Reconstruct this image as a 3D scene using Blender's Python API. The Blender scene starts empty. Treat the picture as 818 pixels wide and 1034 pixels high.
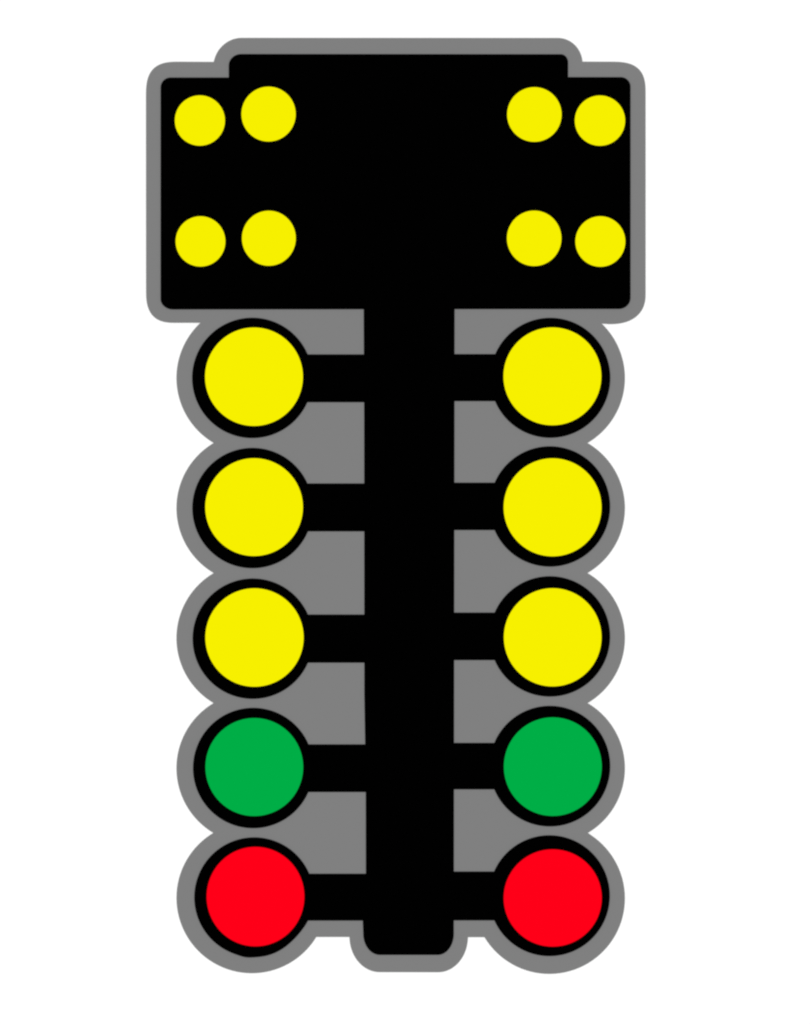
import bpy, bmesh, math

# ------------------------------------------------------------------ set-up
S = 0.0005                      # metres per drawing unit: the sign is about 47 cm tall
CX, CY = 409.0, 517.0
scene = bpy.context.scene
col = scene.collection


def W(p):
    """A point of the sign's drawing (x right, y down) in metres, y up."""
    return ((p[0] - CX) * S, (CY - p[1]) * S)


def lin(c):
    c /= 255.0
    return c / 12.92 if c <= 0.04045 else ((c + 0.055) / 1.055) ** 2.4


LIGHT = 1.30                    # how much white light falls on the sign


def material(name, rgb, rough=0.9, vary=0.0):
    """Matte print or board; vary adds a barely visible unevenness of the ink."""
    m = bpy.data.materials.new(name)
    m.use_nodes = True
    nt = m.node_tree
    b = nt.nodes['Principled BSDF']
    b.inputs['Roughness'].default_value = rough
    b.inputs['Specular IOR Level'].default_value = 0.0
    c = [lin(v) / LIGHT for v in rgb]
    tc = nt.nodes.new('ShaderNodeTexCoord')
    nz = nt.nodes.new('ShaderNodeTexNoise')
    nz.inputs['Scale'].default_value = 22.0
    nz.inputs['Detail'].default_value = 3.0
    mx = nt.nodes.new('ShaderNodeMix')
    mx.data_type = 'RGBA'
    mx.inputs['A'].default_value = (*[v * (1 - vary) for v in c], 1)
    mx.inputs['B'].default_value = (*[min(v * (1 + vary), .95) for v in c], 1)
    nt.links.new(tc.outputs['Object'], nz.inputs['Vector'])
    nt.links.new(nz.outputs['Fac'], mx.inputs['Factor'])
    nt.links.new(mx.outputs['Result'], b.inputs['Base Color'])
    return m


M_GREY = material('grey_board', (128, 128, 128), vary=.006)
M_BLACK = material('matt_black', (1, 1, 1))
M_YELLOW = material('yellow_print', (247, 240, 0), vary=.003)
M_GREEN = material('green_print', (0, 174, 70), vary=.010)
M_RED = material('red_print', (255, 0, 24), vary=.008)
M_WHITE = material('white_paper', (255, 255, 255), vary=.004)
for _s, _v in (('A', .82), ('B', .83)):
    next(n for n in M_WHITE.node_tree.nodes if n.type == 'MIX').inputs[_s].default_value = (_v, _v, _v, 1)


# how far each cut line sits outside its drawn line, then a small shift right and down
TRIM = {'grey_board': (.28, -.05, .18), 'matt_black': (.22, .12, .22), 'yellow_print': (-.85, .08, .08),
        'green_print': (-.42, .1, .05), 'red_print': (-.52, 0, .1)}


def outset(pts, d, sx, sy):
    n = len(pts)
    area = sum(pts[i][0] * pts[(i + 1) % n][1] - pts[(i + 1) % n][0] * pts[i][1] for i in range(n))
    g = 1 if area > 0 else -1
    out = []
    for i in range(n):
        (ax, ay), (bx, by), (cx, cy) = pts[i - 1], pts[i], pts[(i + 1) % n]
        l1, l2 = math.hypot(bx - ax, by - ay), math.hypot(cx - bx, cy - by)
        n1 = ((by - ay) / l1 * g, -(bx - ax) / l1 * g)
        n2 = ((cy - by) / l2 * g, -(cx - bx) / l2 * g)
        k = d / max(.3, 1 + n1[0] * n2[0] + n1[1] * n2[1])
        out.append((bx + (n1[0] + n2[0]) * k + sx, by + (n1[1] + n2[1]) * k + sy))
    return out


def slab(name, outline, z0, z1, mat, parent, label=None):
    """A flat piece cut along an outline, from height z0 to z1, as one mesh."""
    pts = []
    for p in outline:
        if not pts or math.hypot(p[0] - pts[-1][0], p[1] - pts[-1][1]) > 1e-3:
            pts.append(p)
    if math.hypot(pts[0][0] - pts[-1][0], pts[0][1] - pts[-1][1]) < 1e-3:
        pts.pop()
    pts = outset(pts, *TRIM[mat.name])
    bm = bmesh.new()
    lo = [bm.verts.new((*W(p), z0)) for p in pts]
    hi = [bm.verts.new((*W(p), z1)) for p in pts]
    n = len(pts)
    bm.faces.new(hi)
    bm.faces.new(list(reversed(lo)))
    for i in range(n):
        j = (i + 1) % n
        bm.faces.new((lo[i], lo[j], hi[j], hi[i]))
    bmesh.ops.recalc_face_normals(bm, faces=bm.faces[:])
    bmesh.ops.triangulate(bm, faces=[f for f in bm.faces if len(f.verts) > 4])
    me = bpy.data.meshes.new(name)
    bm.to_mesh(me)
    bm.free()
    me.materials.append(mat)
    o = bpy.data.objects.new(name, me)
    col.objects.link(o)
    o.parent = parent
    if label:
        o['label'] = label
    return o


def arc(cx, cy, rx, ry, a0, a1, n=24, e=2.0):
    """Ellipse arc; angles in degrees with y up (90 is the top)."""
    out = []
    for i in range(n + 1):
        a = math.radians(a0 + (a1 - a0) * i / n)
        c, s = math.cos(a), math.sin(a)
        c = math.copysign(abs(c) ** (2 / e), c)             # e above 2 gives a squarer corner
        s = math.copysign(abs(s) ** (2 / e), s)
        out.append((cx + rx * c, cy - ry * s))
    return out


def ring(cx, cy, r, ry=None, n=128):
    return arc(cx, cy, r, ry or r, 0, 360, n)[:-1]


# ------------------------------------------------------------------ the sign
tree = bpy.data.objects.new('starting_lights', None)
tree.empty_display_size = 0.05
col.objects.link(tree)
tree['label'] = 'flat black drag race starting light tree with yellow, green and red lamps, edged in grey'
tree['category'] = 'starting lights'

# rows: housing centre y and the lamp / arm measurements, left and right
GY = [381.4, 512.8, 644.2, 775.5, 906.5]
GXL, RL = 254.4, 75.9
GXR, RR = 555.2, 75.7


def grey_arcs(gx, R, side, y_start, y_end_pt):
    """Scalloped edge round one column of lamps, from the head down."""
    pts = []
    rows = list(GY)
    for k, cy in enumerate(rows):
        if side > 0 and k == 4:                             # the last one on the right is a touch larger
            gx, cy, R = gx - .4, cy + .5, R + .4
        top = y_start if k == 0 else (rows[k - 1] + rows[k]) / 2
        a0 = math.degrees(math.asin((cy - top) / R))
        if k < 4:
            bot = (cy + GY[k + 1]) / 2
            a1 = -math.degrees(math.asin((bot - cy) / R))
        else:
            a1 = -180 + math.degrees(math.asin((y_end_pt - cy) / R))
        c = arc(gx, cy, R, R, a0, a1, 56)
        if side < 0:
            c = [(2 * gx - x, y) for x, y in c]
        pts += c[1:] if k else c                            # the cusp belongs to both circles
    return pts


edge = []
edge += arc(563.5, 64.0, 24.6, 25.7, 90, 4)                 # right shoulder
edge += arc(615.8, 95.3, 36.0, 33.0, 90, 0, 40, 3.0)                 # head, top right
edge += arc(615.8, 296.8, 36.0, 29.9, 0, -90, 40, 2.35)               # head, bottom right
edge += grey_arcs(GXR, RR, 1, 326.2, 946.0)
edge += arc(442.5, 946.0, 29.8, 35.4, 0, -90)               # foot
edge += arc(383.5, 945.8, 30.2, 35.5, -90, -180)
edge += list(reversed(grey_arcs(GXL, RL, -1, 325.4, 945.8)))
edge += arc(177.6, 292.4, 29.8, 33.0, -90, -180, 40, 2.8)            # head, bottom left
edge += arc(181.8, 98.3, 34.1, 36.0, 180, 90, 40, 3.0)               # head, top left
edge += arc(244.2, 68.2, 28.6, 30.0, 169, 90)               # left shoulder
slab('backing_board', edge, 0.0, 0.0016, M_GREY, tree)

B = 0.0012                                                  # the black pieces are sunk into the board
# head: panel with the raised top
head = []
head += arc(243.5, 66.2, 12.4, 11.6, 180, 90, 12)
head += arc(566.2, 63.0, 7.2, 8.2, 90, 0, 12)
head += [(573.4, 77.9)]
head += arc(626.6, 87.4, 9.8, 9.5, 90, 0, 12)
head += arc(624.8, 300.6, 11.6, 11.0, 0, -90, 12)
head += arc(174.6, 301.6, 12.3, 10.5, -90, -180, 12)
head += arc(172.2, 88.4, 9.9, 10.1, 180, 90, 12)
head += [(231.1, 78.3)]
head_o = slab('head_panel', head, B, 0.0027, M_BLACK, tree)

post = [(367.3, 308), (458.8, 308), (458.0, 929)]
post += arc(442.0, 942.6, 16.0, 21.2, 0, -90, 14)
post += arc(383.5, 942.6, 16.6, 21.2, -90, -180, 14)
post += [(366.4, 929.1), (369.6, 928.0), (369.4, 790), (368.0, 700), (367.8, 420)]
slab('post', post, B, 0.0025, M_BLACK, tree)

small = [
    (201.9, 121.8, 26.1, 26.2), (271.2, 115.3, 28.2, 28.5),
    (539.5, 115.7, 28.3, 28.4), (605.7, 121.9, 26.2, 26.2),
    (202.5, 243.8, 25.9, 26.2), (271.5, 240.6, 28.0, 28.6),
    (539.3, 240.7, 28.3, 28.8), (606.1, 243.9, 26.0, 26.3),
]
for cx, cy, rx, ry in small:
    slab('staging_light', ring(cx, cy, rx, ry, 96), 0.0022, 0.0031, M_YELLOW, head_o)

# rows of the two columns: housing (cx, cy, r), lens (cx, cy, rx, ry), arm (top, bottom)
left = [
    ((254.7, 381.4, 60.6), (256.5, 380.4, 50.2, 50.5), (357.8, 405.8), M_YELLOW, 'yellow'),
    ((254.9, 512.8, 60.6), (256.6, 512.0, 50.1, 50.2), (488.1, 536.2), M_YELLOW, 'yellow'),
    ((255.2, 644.7, 60.6), (257.0, 643.6, 50.4, 50.5), (620.5, 668.8), M_YELLOW, 'yellow'),
    ((255.6, 775.3, 60.6), (256.8, 774.4, 49.7, 49.9), (751.6, 799.4), M_GREEN, 'green'),
    ((256.6, 905.8, 60.3), (258.1, 905.1, 49.8, 50.7), (882.2, 929.2), M_RED, 'red'),
]
right = [
    ((555.6, 381.3, 60.4), (557.7, 380.0, 50.2, 50.2), (357.5, 404.7), M_YELLOW, 'yellow'),
    ((555.2, 511.2, 60.6), (557.9, 512.2, 50.2, 50.3), (487.3, 534.9), M_YELLOW, 'yellow'),
    ((555.2, 642.4, 60.6), (558.0, 643.4, 50.1, 50.4), (618.5, 666.2), M_YELLOW, 'yellow'),
    ((555.2, 773.4, 60.7), (558.1, 774.0, 49.8, 50.2), (750.1, 796.7), M_GREEN, 'green'),
    ((554.7, 904.2, 60.8), (558.1, 906.5, 50.0, 49.6), (880.0, 929.0), M_RED, 'red'),
]
for side, rows in ((-1, left), (1, right)):
    for k, ((hx, hy, hr), (lx, ly, lrx, lry), (t, b), m, word) in enumerate(rows):
        x0, x1 = (hx + 30, 380) if side < 0 else (450, hx - 30)
        slab('arm', [(x0, t), (x1, t), (x1, b), (x0, b)], B, 0.0023, M_BLACK, tree)
        out = ring(hx, hy, hr)
        if side < 0 and k == 4:                             # this housing is cut a little flat, low on its right
            out = []
            for i in range(160):
                a = 360 * i / 160
                r = hr - 2.2 * math.exp(-((a - 318) / 24) ** 2) + 0.7 * math.exp(-((a - 262) / 7) ** 2)
                out.append((hx + r * math.cos(math.radians(a)), hy - r * math.sin(math.radians(a))))
        h = slab('lamp_housing', out, B, 0.0026, M_BLACK, tree)
        slab('lens', ring(lx, ly, lrx, lry), 0.0021, 0.0031, m, h, word + ' lens')

# ------------------------------------------------------------------ the white surface it lies on
bm = bmesh.new()
R = 8.0
vs = [bm.verts.new((x * R, y * R, -0.0002)) for x, y in ((-1, -1), (1, -1), (1, 1), (-1, 1))]
bm.faces.new(vs)
me = bpy.data.meshes.new('ground')
bm.to_mesh(me)
bm.free()
me.materials.append(M_WHITE)
ground = bpy.data.objects.new('ground', me)
col.objects.link(ground)
ground['kind'] = 'structure'
tree.location = (0, 0, 0)

# ------------------------------------------------------------------ light
world = bpy.data.worlds.new('World')
scene.world = world
world.use_nodes = True
bg = world.node_tree.nodes['Background']
AMB = 0.22
bg.inputs['Color'].default_value = (1, 1, 1, 1)
bg.inputs['Strength'].default_value = AMB

H, LR = 6.0, 0.45                                           # one round soft lamp straight above
ld = bpy.data.lights.new('studio_lamp', 'AREA')
ld.shape = 'DISK'
ld.size = 2 * LR
# irradiance on axis E = L * pi * R^2/(R^2+H^2), with L = P/(pi * area); want E = pi*(LIGHT-AMB)
area = math.pi * LR * LR
ld.energy = (LIGHT - AMB) * math.pi * area * (LR * LR + H * H) / (LR * LR)
lo = bpy.data.objects.new('studio_lamp', ld)
lo.location = (0, 0, H)
col.objects.link(lo)

# ------------------------------------------------------------------ camera
D = 2.6
cd = bpy.data.cameras.new('camera')
cd.sensor_width = 36
cd.lens = 36 * (D - 0.002) / (1034 * S)
cd.clip_end = 100
co = bpy.data.objects.new('camera', cd)
co.location = (0, 0, D)
col.objects.link(co)
scene.camera = co

scene.render.engine = 'CYCLES'
scene.cycles.max_bounces = 4
scene.cycles.pixel_filter_type = 'BLACKMAN_HARRIS'
scene.cycles.filter_width = 2.3
scene.view_settings.view_transform = 'Standard'
scene.view_settings.look = 'None'
scene.view_settings.exposure = 0
scene.view_settings.gamma = 1
